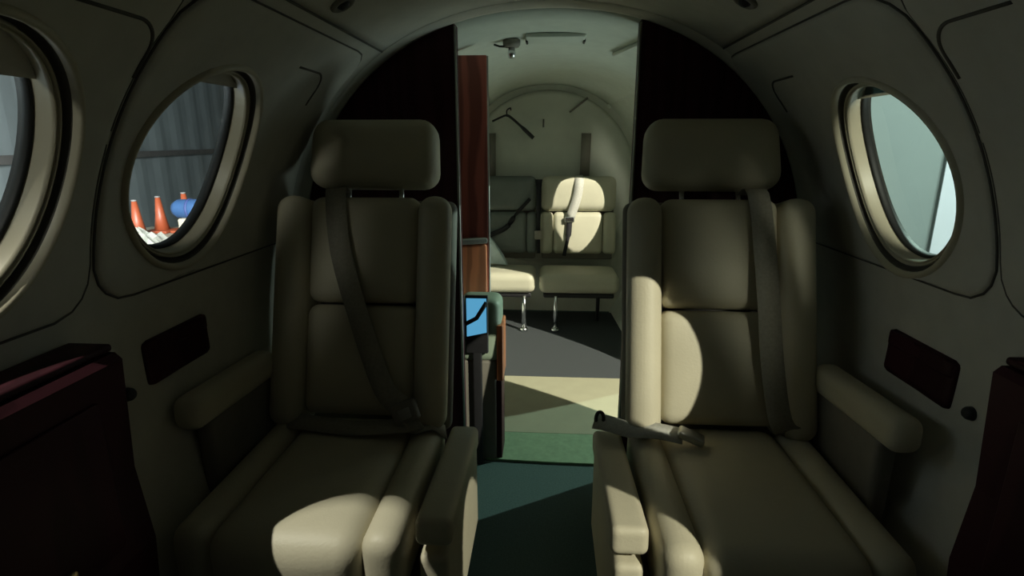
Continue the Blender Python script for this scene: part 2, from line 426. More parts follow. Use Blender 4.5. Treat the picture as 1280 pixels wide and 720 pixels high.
# ---- windows with stepped bezels, acrylic panes and the edge of a raised shade
def window(idx, side, yc, sc=SW, shade=0.83):
    fr = wall_ring(side, yc, sc, [(0.212, 0.006), (0.2108, 0.0105), (0.2075, 0.0135), (0.2035, 0.0135), (0.2005, 0.010), (0.1985, 0.002)])
    w = link('window_%d' % idx, fr, 'bezel'); tag(w, kind='structure')
    link('bezel_groove', wall_ring(side, yc, sc, [(0.1995, 0.004), (0.1970, -0.012), (0.1890, -0.014), (0.1882, -0.006)]), 'groove', w)
    link('bezel_ring', wall_ring(side, yc, sc, [(0.1888, -0.012), (0.1880, -0.004), (0.1858, -0.004), (0.1850, -0.012), (0.1828, -0.012), (0.1820, -0.006), (0.1798, -0.006), (0.1790, -0.013)]), 'bezel', w)
    link('reveal', wall_ring(side, yc, sc, [(0.1795, -0.012), (0.1785, -0.020), (0.1770, -0.030), (0.1765, -0.036)]), 'bezel', w)
    link('gasket', wall_ring(side, yc, sc, [(0.1770, -0.035), (0.1745, -0.033), (0.1710, -0.037), (0.1710, -0.052), (0.200, -0.052), (0.200, -0.048)]), 'gasket', w)
    p = bmesh.new(); rings = [[p.verts.new(W(side, yc + ASP * r * math.cos(2 * PI * i / 72), sc + r * math.sin(2 * PI * i / 72), -0.041)) for i in range(72)] for r in (0.1730, 0.1, 0.05)]
    for A, B in zip(rings, rings[1:]):
        for i in range(72): p.faces.new((A[i], A[(i + 1) % 72], B[(i + 1) % 72], B[i]))
    p.faces.new(rings[-1]); link('pane', p, 'glass', w)
    # shade: the segment of the opening above the line s = sc + shade * r
    r = 0.1772; a0 = math.asin(shade); q = bmesh.new(); nn = 24; cols = []
    for i in range(nn + 1):
        y = lerp(-r * math.cos(a0), r * math.cos(a0), i / nn); top = math.sqrt(max(0, r * r - y * y)); bot = r * shade
        cols.append([[q.verts.new(W(side, yc + ASP * y, sc + lerp(bot, top, t), o_)) for t in (0, 0.35, 0.7, 1)] for o_ in (-0.024, -0.027)])
    for c0, c1 in zip(cols, cols[1:]):
        for k in (0, 1):
            for t in range(3): q.faces.new((c0[k][t], c0[k][t + 1], c1[k][t + 1], c1[k][t]))
        q.faces.new((c0[0][0], c0[1][0], c1[1][0], c1[0][0]))
    link('window_shade', q, 'tint' if side > 0 else 'wall', w)
    return w
window(1, -1, WL[0], SW, 0.64); window(2, -1, WL[1]); window(3, 1, WRT[0], SWR, 0.93); window(4, 1, WRT[1], SWR, 0.93); window(5, 1, WRT[2], SWR)
# raised trim plates round the windows, with rounded corners
sp0, sp1 = s_of_z(0.845), s_of_z(1.318)
def plate(idx, side, y0, y1, hole):
    b = wall_panel(side, (y0 + y1) / 2, (sp0 + sp1) / 2, (y1 - y0) / 2, (sp1 - sp0) / 2, 0.07, (hole, SW if side < 0 else SWR, 0.210), 0.006)
    o = link('trim_%d' % idx, b, 'wall'); tag(o, kind='structure')
    g = wall_line(side, [(y, s) for y, s in rrect((y0 + y1) / 2, (sp0 + sp1) / 2, (y1 - y0) / 2 + 0.002, (sp1 - sp0) / 2 + 0.002, 0.072)], 0.002, 0.001)
    link('seam', g, 'groove', o); return o
plate(2, -1, 0.812, 1.50, WL[1]); plate(3, 1, 0.905, 1.60, WRT[2])
plate(4, -1, 0.14, 0.800, WL[0]); plate(5, 1, 0.405, 0.893, WRT[1])
# curved shade-track slots at the upper aft corner of each window
def slot(idx, side, y0, z0):
    s0 = s_of_z(z0); pts = []
    for t in range(13):
        a = PI / 2 * (1 - t / 12); pts.append((y0 + 0.05 * math.cos(a), s0 + 0.05 * (math.sin(a) - 1)))
    pts = [(y0 - 0.10, s0), (y0 - 0.05, s0)] + pts + [(y0 + 0.05, s0 - 0.09)]
    o = link('trim_%d' % idx, wall_line(side, pts, 0.003, 0.0055), 'groove'); tag(o, kind='structure')
slot(6, -1, 1.32, 1.262); slot(7, -1, 0.745, 1.262); slot(8, 1, 0.83, 1.262); slot(9, 1, 1.44, 1.25)
# joint between wall lining and headliner
for k, sd in ((10, -1), (11, 1)):
    o = link('trim_%d' % k, wall_line(sd, [(lerp(Y0 + 0.02, 1.54, i / 20), STOP + 0.001) for i in range(21)], 0.0025, 0.001), 'groove'); tag(o, kind='structure')

# ------------------------------------------------------------------ lower side wall furniture
def side_cabinet(side, y0, y1, label):
    t = empty('table_cabinet', label, 'cabinet', loc=(side * 0.66, (y0 + y1) / 2, 0))
    L = t.location
    x_of = lambda z: prof(s_of_z(z))[0] - 0.004
    zs = [0.16, 0.3, 0.45, 0.6, 0.72, 0.795]
    poly = [(side * x_of(z), z) for z in zs] + [(side * (x_of(0.795) - 0.075), 0.795), (side * (x_of(0.795) - 0.085), 0.785)] + \
           [(side * (x_of(z) - d), z) for z, d in ((0.6, 0.068), (0.47, 0.066), (0.30, 0.012), (0.16, 0.010))]
    b = prism(poly, y0, y1); bmesh.ops.translate(b, verts=b.verts[:], vec=-L); link('body', b, 'mahogany', t, smooth=False)
    b = rbox(0.070, y1 - y0 + 0.008, 0.012, 0.005, xf=T(side * (x_of(0.80) - 0.035) - L.x, 0, 0.802))
    link('top_trim', b, 'mahogany', t)
    b = rbox(0.008, (y1 - y0) * 0.8, 0.24, 0.003, xf=T(side * (x_of(0.5) - 0.069) - L.x, 0, 0.62)); link('door', b, 'mahogany', t)
    b = rbox(0.012, 0.05, 0.016, 0.005, xf=T(side * (x_of(0.5) - 0.075) - L.x, (y1 - y0) * 0.20, 0.53)); link('latch', b, 'brass', t)
    return t
side_cabinet(-1, 0.16, 0.745, 'dark mahogany table cabinet on the left side wall under the nearest left window')
side_cabinet(1, 0.18, 0.775, 'dark mahogany table cabinet on the right side wall at lower right corner')
def inlay(side, y0, y1, z0, z1, label):
    t = empty('armrest_pocket', label, 'pocket', loc=W(side, (y0 + y1) / 2, s_of_z((z0 + z1) / 2)))
    L = t.location; sc = (s_of_z(z0) + s_of_z(z1)) / 2; hs = (s_of_z(z1) - s_of_z(z0)) / 2; yc = (y0 + y1) / 2; hy = (y1 - y0) / 2
    b = wall_panel(side, yc, sc, hy, hs, 0.012, None, 0.007); bmesh.ops.translate(b, verts=b.verts[:], vec=-L); link('plate', b, 'mahogany', t)
    b = wall_panel(side, yc, sc + hs * 0.62, hy * 0.96, hs * 0.36, 0.006, None, 0.011); bmesh.ops.translate(b, verts=b.verts[:], vec=-L); link('lid', b, 'mahogany', t)
    return t
inlay(-1, 0.895, 1.085, 0.665, 0.752, 'dark red wood pocket panel in the left wall below the round window')
inlay(1, 0.95, 1.15, 0.635, 0.728, 'dark red wood pocket panel in the right wall below the round window')
def knob(side, y, z, label):
    o = link('wall_knob', lathe([(0.0001, 0.012), (0.008, 0.012), (0.011, 0.008), (0.013, -0.002)], 20), 'black')
    p = W(side, y, s_of_z(z)); n = Vector((-side, 0, 0.1)); o.location = p
    o.rotation_euler = n.to_track_quat('Z', 'Y').to_euler(); tag(o, label, 'knob')
knob(-1, 0.845, 0.675, 'small black knob on the left wall beside the wood pocket panel')
knob(1, 0.905, 0.655, 'small black knob on the right wall beside the wood pocket panel')
def ceiling_vent(side, x_px_y, s, label):
    p = W(side, x_px_y, s, 0.0); x, z, nx, nz = prof(s)
    t = empty('air_vent', label, 'vent', loc=p); t.rotation_euler = Vector((side * nx, 0, nz)).to_track_quat('Z', 'Y').to_euler()
    link('bezel', lathe([(0.026, -0.001), (0.026, 0.004), (0.022, 0.007), (0.015, 0.006), (0.014, 0.001)], 28), 'shell', t)
    link('nozzle', lathe([(0.0001, 0.012), (0.007, 0.012), (0.013, 0.006), (0.0135, -0.001)], 24), 'black', t)
ceiling_vent(-1, 1.14, s_of_z(1.362), 'small round air vent in the cabin ceiling above the left window')
ceiling_vent(1, 1.21, s_of_z(1.372), 'small round air vent in the cabin ceiling above the right window')

# ------------------------------------------------------------------ cabin seats (face the camera, that is -y)
def cabin_seat(side, cx, label, loosebelt):
    """cx: centre line; inb = +1/-1 is the direction of the aisle"""
    inb = -side; t = empty('cabin_seat', label, 'seat', loc=(cx, 1.05, 0))
    lean = R(17.5); hinge = Vector((0, 0.155, 0.41))          # local
    def BK(x, y, z, rx=0, rz=0): return Matrix.Translation(hinge) @ Matrix.Rotation(-lean, 4, 'X') @ T(x, y, z, rx, 0, rz)
    # base and shell
    b = rbox(0.34, 0.40, 0.20, 0.03, xf=T(0, -0.03, 0.10)); link('base', b, 'shell', t)
    b = rbox(0.42, 0.46, 0.10, 0.03, xf=T(0, -0.045, 0.255)); link('seat_frame', b, 'shell', t)
    # cushion: middle with two side rolls, rounded front
    b = rbox(0.285, 0.47, 0.15, 0.045, n=18, crown={'+z': 0.012, '-y': 0.01}, xf=T(0, -0.040, 0.367)); link('cushion', b, 'leather', t)
    for s in (-1, 1):
        b = rbox(0.075, 0.46, 0.150, 0.034, n=16, xf=T(s * 0.172, -0.037, 0.371)); link('cushion_side', b, 'leather', t)
    # backrest: shell, upper and lower centre panels, wings
    b = rbox(0.43, 0.05, 0.60, 0.024, xf=BK(0, 0.085, 0.295)); link('back_shell', b, 'shell', t)
    for z0, z1 in ((0.045, 0.315), (0.32, 0.585)):
        b = rbox(0.275, 0.10, z1 - z0, 0.028, n=18, crown={'-y': 0.014}, xf=BK(0, 0.018, (z0 + z1) / 2)); link('back_cushion', b, 'leather', t)
    for s in (-1, 1):
        b = rbox(0.082, 0.13, 0.57, 0.038, n=18, xf=BK(s * 0.173, 0.005, 0.30, rz=s * R(10)))
        link('back_bolster', b, 'leather', t)
    # headrest on two posts
    for s in (-1, 1):
        b = tube([BK(s * 0.07, 0.06, 0.55) @ Vector((0, 0, 0)), BK(s * 0.07, 0.06, 0.64) @ Vector((0, 0, 0))], 0.007, 10); link('headrest_post', b, 'chrome', t)
    b = rbox(0.340, 0.105, 0.178, 0.045, n=18, crown={'-y': 0.012}, xf=BK(side * -0.004, 0.045, 0.708))
    for v in b.verts:                                          # narrower at the top
        f = (v.co.z - 1.0) / 0.17; v.co.x *= 1 - 0.05 * max(0, f)
    link('headrest', b, 'leather', t)
    # aisle-side armrest: padded top with square front, panel below
    x0 = inb * 0.258
    b = rbox(0.068, 0.40, 0.055, 0.014, n=16, xf=T(x0, -0.02, 0.412, rx=R(-4))); pad = link('armrest', b, 'leather', t)
    b = rbox(0.055, 0.42, 0.24, 0.014, n=16, xf=T(x0, -0.015, 0.262)); link('armrest_panel', b, 'leather', pad)
    # wall-side armrest
    x1 = -inb * 0.237
    b = rbox(0.06, 0.32, 0.07, 0.024, n=16, xf=T(x1, 0.03, 0.585, rx=R(-3))); pad2 = link('armrest', b, 'leather', t)
    b = rbox(0.04, 0.26, 0.30, 0.015, n=16, xf=T(x1, 0.05, 0.41)); link('armrest_panel', b, 'shell', pad2)
    # lap belt: two flat straps lying on the cushion
    zc = 0.462
    if side < 0:
        pts = smooth_path([(-0.20, 0.15, 0.44), (-0.10, 0.10, zc), (0.02, 0.075, zc + 0.004), (0.13, 0.08, zc + 0.012), (0.165, 0.10, 0.475)], 20)
        link('lap_belt', ribbon(pts, 0.045, 0.003, side=(0, 1, 0.3)), 'belt', t)
        pts = smooth_path([tuple(BK(-0.080, 0.03, 0.605) @ Vector()), tuple(BK(-0.070, -0.035, 0.592) @ Vector()), tuple(BK(-0.04, -0.066, 0.44) @ Vector()), tuple(BK(0.015, -0.066, 0.27) @ Vector()),
                           tuple(BK(0.075, -0.068, 0.12) @ Vector()), (0.125, 0.105, 0.505)], 24)
        link('shoulder_belt', ribbon(pts, 0.05, 0.003, side=(1, 0, 0)), 'belt', t)
        b = rbox(0.062, 0.024, 0.05, 0.008, n=12, xf=T(0.135, 0.085, 0.505, rx=R(-25), ry=R(-25))); bk = link('belt_buckle', b, 'shell', t)
        b = rbox(0.03, 0.006, 0.024, 0.002, n=12, xf=T(0.137, 0.072, 0.507, rx=R(-25), ry=R(-25))); link('release_button', b, 'alu', bk)
        pts = smooth_path([(0.135, 0.085, 0.49), (0.15, 0.09, 0.462), (0.19, 0.12, 0.455), (0.215, 0.15, 0.42)], 14)
        link('belt_tail', ribbon(pts, 0.04, 0.003, side=(0, 1, 0)), 'belt', t)
    else:
        pts = smooth_path([(-0.292, 0.152, 0.462), (-0.262, 0.142, 0.462), (-0.21, 0.115, 0.462), (-0.16, 0.10, 0.470), (-0.10, 0.085, 0.466)], 16)
        link('lap_belt', ribbon(pts, 0.045, 0.004, side=(0, 1, 0.35)), 'palebelt', t)
        b = rbox(0.058, 0.036, 0.018, 0.006, n=12, xf=T(-0.085, 0.075, 0.472, rz=R(-15), ry=R(18))); link('belt_buckle', b, 'alu', t)
        ring = [(-0.279 + 0.009 * math.cos(2 * PI * i / 20), 0.150, 0.468 + 0.019 * math.sin(2 * PI * i / 20)) for i in range(20)]
        link('belt_loop', tube(ring, 0.0045, 8, closed=True), 'black', t)
        pts = smooth_path([tuple(BK(0.080, 0.03, 0.605) @ Vector()), tuple(BK(0.085, -0.035, 0.592) @ Vector()), tuple(BK(0.09, -0.072, 0.40) @ Vector()),
                           tuple(BK(0.10, -0.074, 0.20) @ Vector()), (0.125, 0.12, 0.49), (0.16, 0.13, 0.46)], 24)
        link('shoulder_belt', ribbon(pts, 0.05, 0.003, side=(1, 0, 0)), 'belt', t)
    return t
cabin_seat(-1, -0.452, 'cream leather cabin seat on the left, shoulder belt slanting across its back', True)
cabin_seat(1, 0.412, 'cream leather cabin seat on the right, bright light patches on its inner side', False)

# ------------------------------------------------------------------ beyond the partition
# red wood door panel standing behind the left partition leaf
t = empty('wood_panel', 'tall red wood panel standing in the doorway behind the left partition', 'panel', loc=(-0.36, 1.98, 0))
link('leaf', rbox(0.30, 0.024, 1.375, 0.003, xf=T(0, 0, 0.70)), 'redwood', t)
link('lower_lit_front', rbox(0.17, 0.030, 0.36, 0.010, n=12, xf=T(0.065, -0.045, 0.57, rz=R(24))), 'orangewood', t)  # turned to catch light; orange tone stands in for lit lower wood
link('front_rail', rbox(0.17, 0.034, 0.02, 0.005, n=12, xf=T(0.065, -0.045, 0.763, rz=R(24))), 'shell', t)
link('edge_trim', tube([(0.152, -0.006, 0.02), (0.152, -0.006, 1.385)], 0.004, 8), 'alu', t)
link('top_hinge', rbox(0.03, 0.03, 0.02, 0.006, n=12, xf=T(-0.045, -0.01, 1.398)), 'chrome', t)
# low console in front of the panel: padded top, wood edge, glowing blue panel
t = empty('side_console', 'low console with green-lit cream padded top and orange wood edge beside doorway', 'console', loc=(-0.25, 1.82, 0))
link('body', rbox(0.17, 0.13, 0.38, 0.008, xf=T(0.0, 0, 0.191)), 'shell', t)
link('padded_top', rbox(0.145, 0.14, 0.22, 0.03, n=16, xf=T(0.028, 0.0, 0.487)), 'greenlit_pad', t)
link('wood_edge', rbox(0.022, 0.13, 0.20, 0.005, n=12, xf=T(0.098, -0.004, 0.41)), 'orangewood', t)
link('lower_post', rbox(0.02, 0.12, 0.30, 0.004, n=12, xf=T(0.094, 0.0, 0.155)), 'mahogany', t)
t = empty('blue_panel', 'small glowing blue panel leaning beside the low console', 'glow_panel', loc=(-0.226, 1.722, 0.44))
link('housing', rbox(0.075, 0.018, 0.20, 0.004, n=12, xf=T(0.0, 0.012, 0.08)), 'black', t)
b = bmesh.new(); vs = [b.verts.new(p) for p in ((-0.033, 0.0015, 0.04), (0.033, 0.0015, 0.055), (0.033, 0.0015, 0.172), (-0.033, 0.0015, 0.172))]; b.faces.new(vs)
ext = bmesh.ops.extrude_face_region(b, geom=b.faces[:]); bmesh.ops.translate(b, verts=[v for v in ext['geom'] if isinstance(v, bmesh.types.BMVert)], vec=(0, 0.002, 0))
link('panel_face', b, 'glow_panel', t, smooth=False)
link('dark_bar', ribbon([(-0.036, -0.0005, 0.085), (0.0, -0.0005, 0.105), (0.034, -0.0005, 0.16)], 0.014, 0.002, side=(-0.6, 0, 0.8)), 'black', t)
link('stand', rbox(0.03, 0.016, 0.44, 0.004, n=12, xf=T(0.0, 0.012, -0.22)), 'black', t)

# floor coverings
def mat_piece(name, x0, x1, y0, y1, th, m, label, bulge=0.0):
    b = bmesh.new(); n = 16
    pts = [(lerp(x0, x1, i / n), y0 - bulge * (1 - (2 * i / n - 1) ** 2)) for i in range(n + 1)] + [(x1, y1), (x0, y1)]
    Aa = [b.verts.new((x, y, 0.001)) for x, y in pts]; Bb = [b.verts.new((x, y, 0.001 + th)) for x, y in pts]
    b.faces.new(Aa); b.faces.new(Bb)
    for i in range(len(Aa)): b.faces.new((Aa[i], Aa[(i + 1) % len(Aa)], Bb[(i + 1) % len(Aa)], Bb[i]))
    o = link(name, b, m, smooth=False); tag(o, label, 'mat'); return o
mat_piece('threshold_mat', -0.205, 0.55, 1.755, 1.945, 0.008, 'greenmat', 'narrow green floor mat lying across the doorway threshold', 0.012)
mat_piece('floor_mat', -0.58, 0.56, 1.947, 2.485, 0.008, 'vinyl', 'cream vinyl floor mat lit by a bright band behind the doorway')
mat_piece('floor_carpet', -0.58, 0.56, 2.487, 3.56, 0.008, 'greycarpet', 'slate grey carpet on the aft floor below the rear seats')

# rear bulkhead with a dished round plate
o = link('wall_rear', prism(full_profile(YR, -0.07), YR, YR + 0.03), 'dome', smooth=False); tag(o, kind='structure')
xf = T(0.0, YR, 0.87) @ Matrix.Rotation(PI / 2, 4, 'X')
b = lathe([(0.555, -0.001), (0.552, 0.010), (0.54, 0.014), (0.525, 0.013), (0.512, 0.008), (0.42, 0.020), (0.30, 0.034), (0.15, 0.042), (0.0001, 0.045)], 64, xf=xf)
o = link('trim_12', b, 'dome'); tag(o, kind='structure')
o = link('trim_13', rbox(0.010, 0.004, 0.05, 0.002, n=12, xf=T(-0.03, YR - 0.042, 1.225)), 'groove'); tag(o, kind='structure')
# coat hanger hung on the rear bulkhead
b = tube(smooth_path([(-0.345, 3.54, 1.235), (-0.29, 3.54, 1.26), (-0.255, 3.54, 1.27), (-0.22, 3.535, 1.25), (-0.15, 3.53, 1.19), (-0.09, 3.53, 1.135)], 24),
         [0.006] * 8 + [0.008] * 8 + [0.012] * 9, 8)
tube(smooth_path([(-0.255, 3.54, 1.268), (-0.255, 3.545, 1.30), (-0.235, 3.57, 1.315), (-0.235, 3.60, 1.305)], 10), 0.004, 8, b)
o = link('coat_hanger', b, 'black'); tag(o, 'dark coat hanger hooked on the pale round rear bulkhead', 'hanger')
o = link('bulkhead_knob', lathe([(0.0001, 0.022), (0.012, 0.02), (0.016, 0.012), (0.012, 0.0)], 20, xf=T(0.375, YR - 0.022, 1.325) @ Matrix.Rotation(PI / 2, 4, 'X')), 'lens')
tag(o, 'small pale knob high on the right of the round rear bulkhead', 'knob')
b = tube([(0.13, YR - 0.028, 1.29), (0.24, YR - 0.025, 1.375)], 0.006, 8)
o = link('grab_rail', b, 'shell'); tag(o, 'thin slanting rod at the top of the round rear bulkhead', 'rod')

# aft ceiling fittings
t = empty('ceiling_lamp', 'small chrome reading lamp in the aft ceiling beside the square panel', 'lamp', loc=(-0.13, 2.04, 1.433))
link('base', lathe([(0.03, 0.012), (0.03, -0.004), (0.024, -0.012), (0.0001, -0.012)], 24), 'shell', t)
link('lamp_head', lathe([(0.0001, -0.046), (0.011, -0.046), (0.014, -0.03), (0.010, -0.010)], 20), 'chrome', t)
link('arm', tube([(0.0, 0, -0.010), (-0.04, -0.01, -0.010), (-0.06, -0.012, -0.004)], 0.0035, 8), 'black', t)
t = empty('ceiling_panel', 'flat rectangular access panel in the pale aft ceiling', 'panel', loc=(0.02, 2.03, 1.4505))
link('plate', rbox(0.20, 0.13, 0.014, 0.005, n=12, xf=T(0, 0, -0.004)), 'headliner', t)
for s in (-1, 1): link('clip', rbox(0.008, 0.05, 0.012, 0.003, n=12, xf=T(s * 0.098, 0.02, -0.010)), 'black', t)
b = tube([W(1, 1.74, s_of_z(1.405), 0.006), W(1, 2.2, s_of_z(1.425), 0.006)], 0.007, 10)
o = link('ceiling_rail', b, 'lens'); tag(o, 'pale slanting rail along the right of the aft ceiling', 'rail')

# ---- two folding jump seats against the rear bulkhead
def aft_seat(cx, w, label, covered):
    t = empty('jump_seat', label, 'seat', loc=(cx, 3.3, 0))
    b = rbox(w, 0.30, 0.118, 0.040, n=18, crown={'+z': 0.006}, xf=T(0, 0.0, 0.300)); link('cushion', b, 'leather_aft', t)
    link('seat_pan', rbox(w - 0.05, 0.26, 0.03, 0.01, n=12, xf=T(0, 0.01, 0.226)), 'black', t)
    top = 0.915; z0 = 0.42
    fabric = 'coverfab' if covered else 'leather_aft'
    lean = R(5)
    def BK(x, y, z): return T(0, 0.15, 0.37) @ Matrix.Rotation(-lean, 4, 'X') @ T(x, y, z)
    link('back_frame', rbox(w - 0.02, 0.03, 0.50, 0.012, n=12, xf=BK(0, 0.055, 0.27)), 'shell', t)
    link('lower_back', rbox(w * 0.66, 0.075, 0.26, 0.03, n=18, crown={'-y': 0.008}, xf=BK(0, 0.0, 0.19)), fabric, t)
    for s in (-1, 1): link('back_bolster', rbox(w * 0.17, 0.085, 0.26, 0.028, n=16, xf=BK(s * w * 0.415, -0.004, 0.19)), fabric, t)
    link('upper_back', rbox(w * 0.98, 0.08, 0.215, 0.06 if not covered else 0.05, n=18, crown={'-y': 0.01}, xf=BK(0, 0.0, 0.432)), fabric, t)
    lx = 0.5 * w - 0.065
    leg_x = lx if cx < 0 else -w / 2 + 0.10
    b = tube([(leg_x, -0.125, 0.225), (leg_x, -0.13, 0.15), (leg_x, -0.138, 0.02)], [0.010, 0.013, 0.014], 14); lg = link('leg', b, 'chrome', t)
    link('foot', lathe([(0.0001, 0.0), (0.024, 0.0), (0.024, 0.012), (0.014, 0.024), (0.0001, 0.024)], 20, xf=T(leg_x, -0.14, 0.010)), 'chrome', lg)
    b = tube([(-leg_x, 0.08, 0.225), (-leg_x, 0.08, 0.012)], 0.012, 12); link('leg', b, 'black', t)
    return t, BK
# left seat
t, BK = aft_seat(-0.245, 0.365, 'rear jump seat on the left under a grey green cover, front cushion brightly lit', True)
pts = smooth_path([tuple(BK(0.14, -0.055, 0.40) @ Vector()), tuple(BK(0.05, -0.062, 0.30) @ Vector()), tuple(BK(-0.01, -0.055, 0.22) @ Vector()), tuple(BK(-0.12, -0.055, 0.17) @ Vector())], 16)
link('shoulder_belt', ribbon(pts, 0.03, 0.004, side=(0.6, 0, 0.8)), 'blackstrap', t)
pts = [tuple(BK(-0.11, 0.035, 0.53) @ Vector()), tuple(BK(-0.11, 0.03, 0.80) @ Vector())]
link('harness_strap', ribbon(pts, 0.06, 0.006, side=(1, 0, 0)), 'shell', t)
# right seat
t, BK = aft_seat(0.195, 0.47, 'rear jump seat on the right with silver buckled strap on its lit back', False)
pts = smooth_path([tuple(BK(-0.005, 0.0, 0.545) @ Vector()), tuple(BK(0.0, -0.053, 0.50) @ Vector()), tuple(BK(-0.015, -0.062, 0.40) @ Vector()), tuple(BK(-0.05, -0.056, 0.29) @ Vector())], 18)
link('shoulder_belt', ribbon(pts, 0.055, 0.004, side=(1, 0, 0)), 'palebelt', t)
p = BK(-0.055, -0.058, 0.275) @ Vector()
bk = link('belt_buckle', rbox(0.06, 0.018, 0.035, 0.006, n=12, xf=T(p.x, p.y, p.z)), 'chrome', t)
pts = smooth_path([tuple(BK(-0.055, -0.055, 0.265) @ Vector()), tuple(BK(-0.06, -0.058, 0.18) @ Vector()), tuple(BK(-0.085, -0.055, 0.05) @ Vector())], 14)
link('belt_tail', ribbon(pts, [0.034] * 8 + [0.022] * 7, 0.004, side=(1, 0, 0)), 'blackstrap', t)
pts = [tuple(BK(0.035, 0.035, 0.53) @ Vector()), tuple(BK(0.04, 0.03, 0.80) @ Vector())]
link('harness_strap', ribbon(pts, 0.06, 0.006, side=(1, 0, 0)), 'shell', t)
# belt hanging in the gap between both seats
t = empty('hanging_belt', 'dark belt with pale buckle hanging in the gap between the rear seats', 'belt', loc=(-0.052, 3.40, 0.44))
link('strap', ribbon([(0, 0.03, 0.45), (0, 0.005, 0.40), (0, 0, 0.20), (0.004, -0.005, 0.0)], [0.045, 0.03, 0.026, 0.02], 0.005), 'blackstrap', t)
link('buckle', rbox(0.045, 0.02, 0.055, 0.006, n=12, xf=T(0.0, -0.010, 0.115)), 'belt', t)
# pale blue wedge-shaped piece on the left rear cushion
b = bmesh.new()
Aa = [b.verts.new(p) for p in ((-0.36, 3.385, 0.375), (-0.24, 3.33, 0.375), (-0.27, 3.365, 0.43), (-0.345, 3.395, 0.53), (-0.37, 3.40, 0.53))]
Bb = [b.verts.new(v.co + Vector((0.004, 0.02, 0))) for v in Aa]
b.faces.new(Aa); b.faces.new(Bb)
for i in range(5): b.faces.new((Aa[i], Aa[(i + 1) % 5], Bb[(i + 1) % 5], Bb[i]))
o = link('pale_wedge', b, 'wedge', smooth=False); tag(o, 'pale blue wedge propped on the left rear jump seat cushion', 'wedge')

# ------------------------------------------------------------------ hangar outside the windows
# left: corrugated wall turned a little towards the aircraft
LD = Vector((-0.30, 1.0, 0)).normalized(); LN = Vector((LD.y, -LD.x, 0)); LP = Vector((-7.2, 4.0, 0))
def lwall(u, n, z): p = LP + LD * u + LN * n; return Vector((p.x, p.y, z))
b = bmesh.new(); cols = []; N = 64
for i in range(N + 1):
    u = lerp(-7, 19, i / N); n = 0.03 if (i % 4) in (0, 1) else 0.0
    cols.append((b.verts.new(lwall(u, n, -1.25)), b.verts.new(lwall(u, n, 6.5))))
for c0, c1 in zip(cols, cols[1:]): b.faces.new((c0[0], c1[0], c1[1], c0[1]))
o = link('wall_hangar_left', b, 'hangar', smooth=False); tag(o, kind='structure')
def beam(p, q, w, h, name, m='steel'):
    d = (q - p).normalized(); sd = Vector((0, 0, 1)).cross(d) if abs(d.z) < 0.9 else Vector((1, 0, 0)); sd.normalize(); up = d.cross(sd)
    b = bmesh.new(); r = [[b.verts.new(e + sd * a * w / 2 + up * c * h / 2) for a, c in ((-1, -1), (1, -1), (1, 1), (-1, 1))] for e in (p, q)]
    for k in range(4): b.faces.new((r[0][k], r[0][(k + 1) % 4], r[1][(k + 1) % 4], r[1][k]))
    b.faces.new(r[0]); b.faces.new(r[1]); o = link(name, b, m, smooth=False); return o
o = beam(lwall(-7, 0.10, 0.86), lwall(19, 0.10, 0.86), 0.10, 0.14, 'trim_14'); tag(o, kind='structure')
o = beam(lwall(7.3, 0.16, -1.2), lwall(7.3, 0.16, 6), 0.28, 0.28, 'trim_15'); tag(o, kind='structure')
b = prism([(-16, -1.30), (14, -1.30), (14, -1.25), (-16, -1.25)], -8, 26); o = link('floor_hangar', b, 'concrete', smooth=False); tag(o, kind='structure')
# workbench with things on it
BX, BY, BZ = -4.05, 5.6, 0.13
t = empty('workbench', 'plywood workbench outside the left window carrying cones and a blue roll', 'bench', loc=(BX, BY, -1.25))
H = BZ + 1.25
link('bench_top', rbox(1.5, 1.6, 0.05, 0.01, n=12, xf=T(0, 0, H - 0.025)), 'benchwood', t)
for sx in (-1, 1):
    for sy in (-1, 1): link('leg', rbox(0.07, 0.07, H - 0.05, 0.008, n=12, xf=T(sx * 0.68, sy * 0.72, (H - 0.05) / 2)), 'steel', t)
def cone(x, y, h, label):
    t = empty('traffic_cone', label, 'cone', 'orange cones on the workbench', loc=(x, y, BZ))
    link('base', rbox(0.26, 0.26, 0.03, 0.008, n=12, xf=T(0, 0, 0.015)), 'orange', t)
    link('body', lathe([(0.078, 0.03), (0.05, 0.03 + h * 0.45), (0.025, 0.03 + h), (0.0001, 0.03 + h)], 24), 'orange', t)
    link('tip', lathe([(0.027, 0.03 + h), (0.027, 0.045 + h), (0.0001, 0.047 + h)], 20), 'steel', t)
CONES = [(-4.31, 5.55, 0.36, 'orange cone at the left end of the workbench, leftmost of three'),
         (-4.36, 5.98, 0.36, 'orange cone between the leftmost cone and the blue roll'),
         (-4.08, 6.02, 0.40, 'orange cone farthest back on the workbench, behind the blue roll')]
for c in CONES: cone(*c)
t = empty('blue_roll', 'blue fabric roll lying on the workbench beside the orange cones', 'roll', loc=(-3.56, 5.60, BZ + 0.31))
b = bmesh.new(); lathe([(0.0001, -0.36), (0.07, -0.35), (0.10, -0.30), (0.105, 0.0), (0.10, 0.30), (0.07, 0.35), (0.0001, 0.36)], 24, xf=Matrix.Rotation(PI / 2, 4, 'Y'), bm=b)
link('fabric', b, 'blue', t)
for s in (-1, 1): link('foot_block', rbox(0.10, 0.22, 0.22, 0.02, n=12, xf=T(s * 0.22, 0, -0.20)), 'benchwood', t)
for s in (-1, 1): link('tie', lathe([(0.104, -0.012), (0.109, -0.012), (0.109, 0.012), (0.104, 0.012)], 24, xf=T(s * 0.17, 0, 0) @ Matrix.Rotation(PI / 2, 4, 'Y')), 'navy', t)
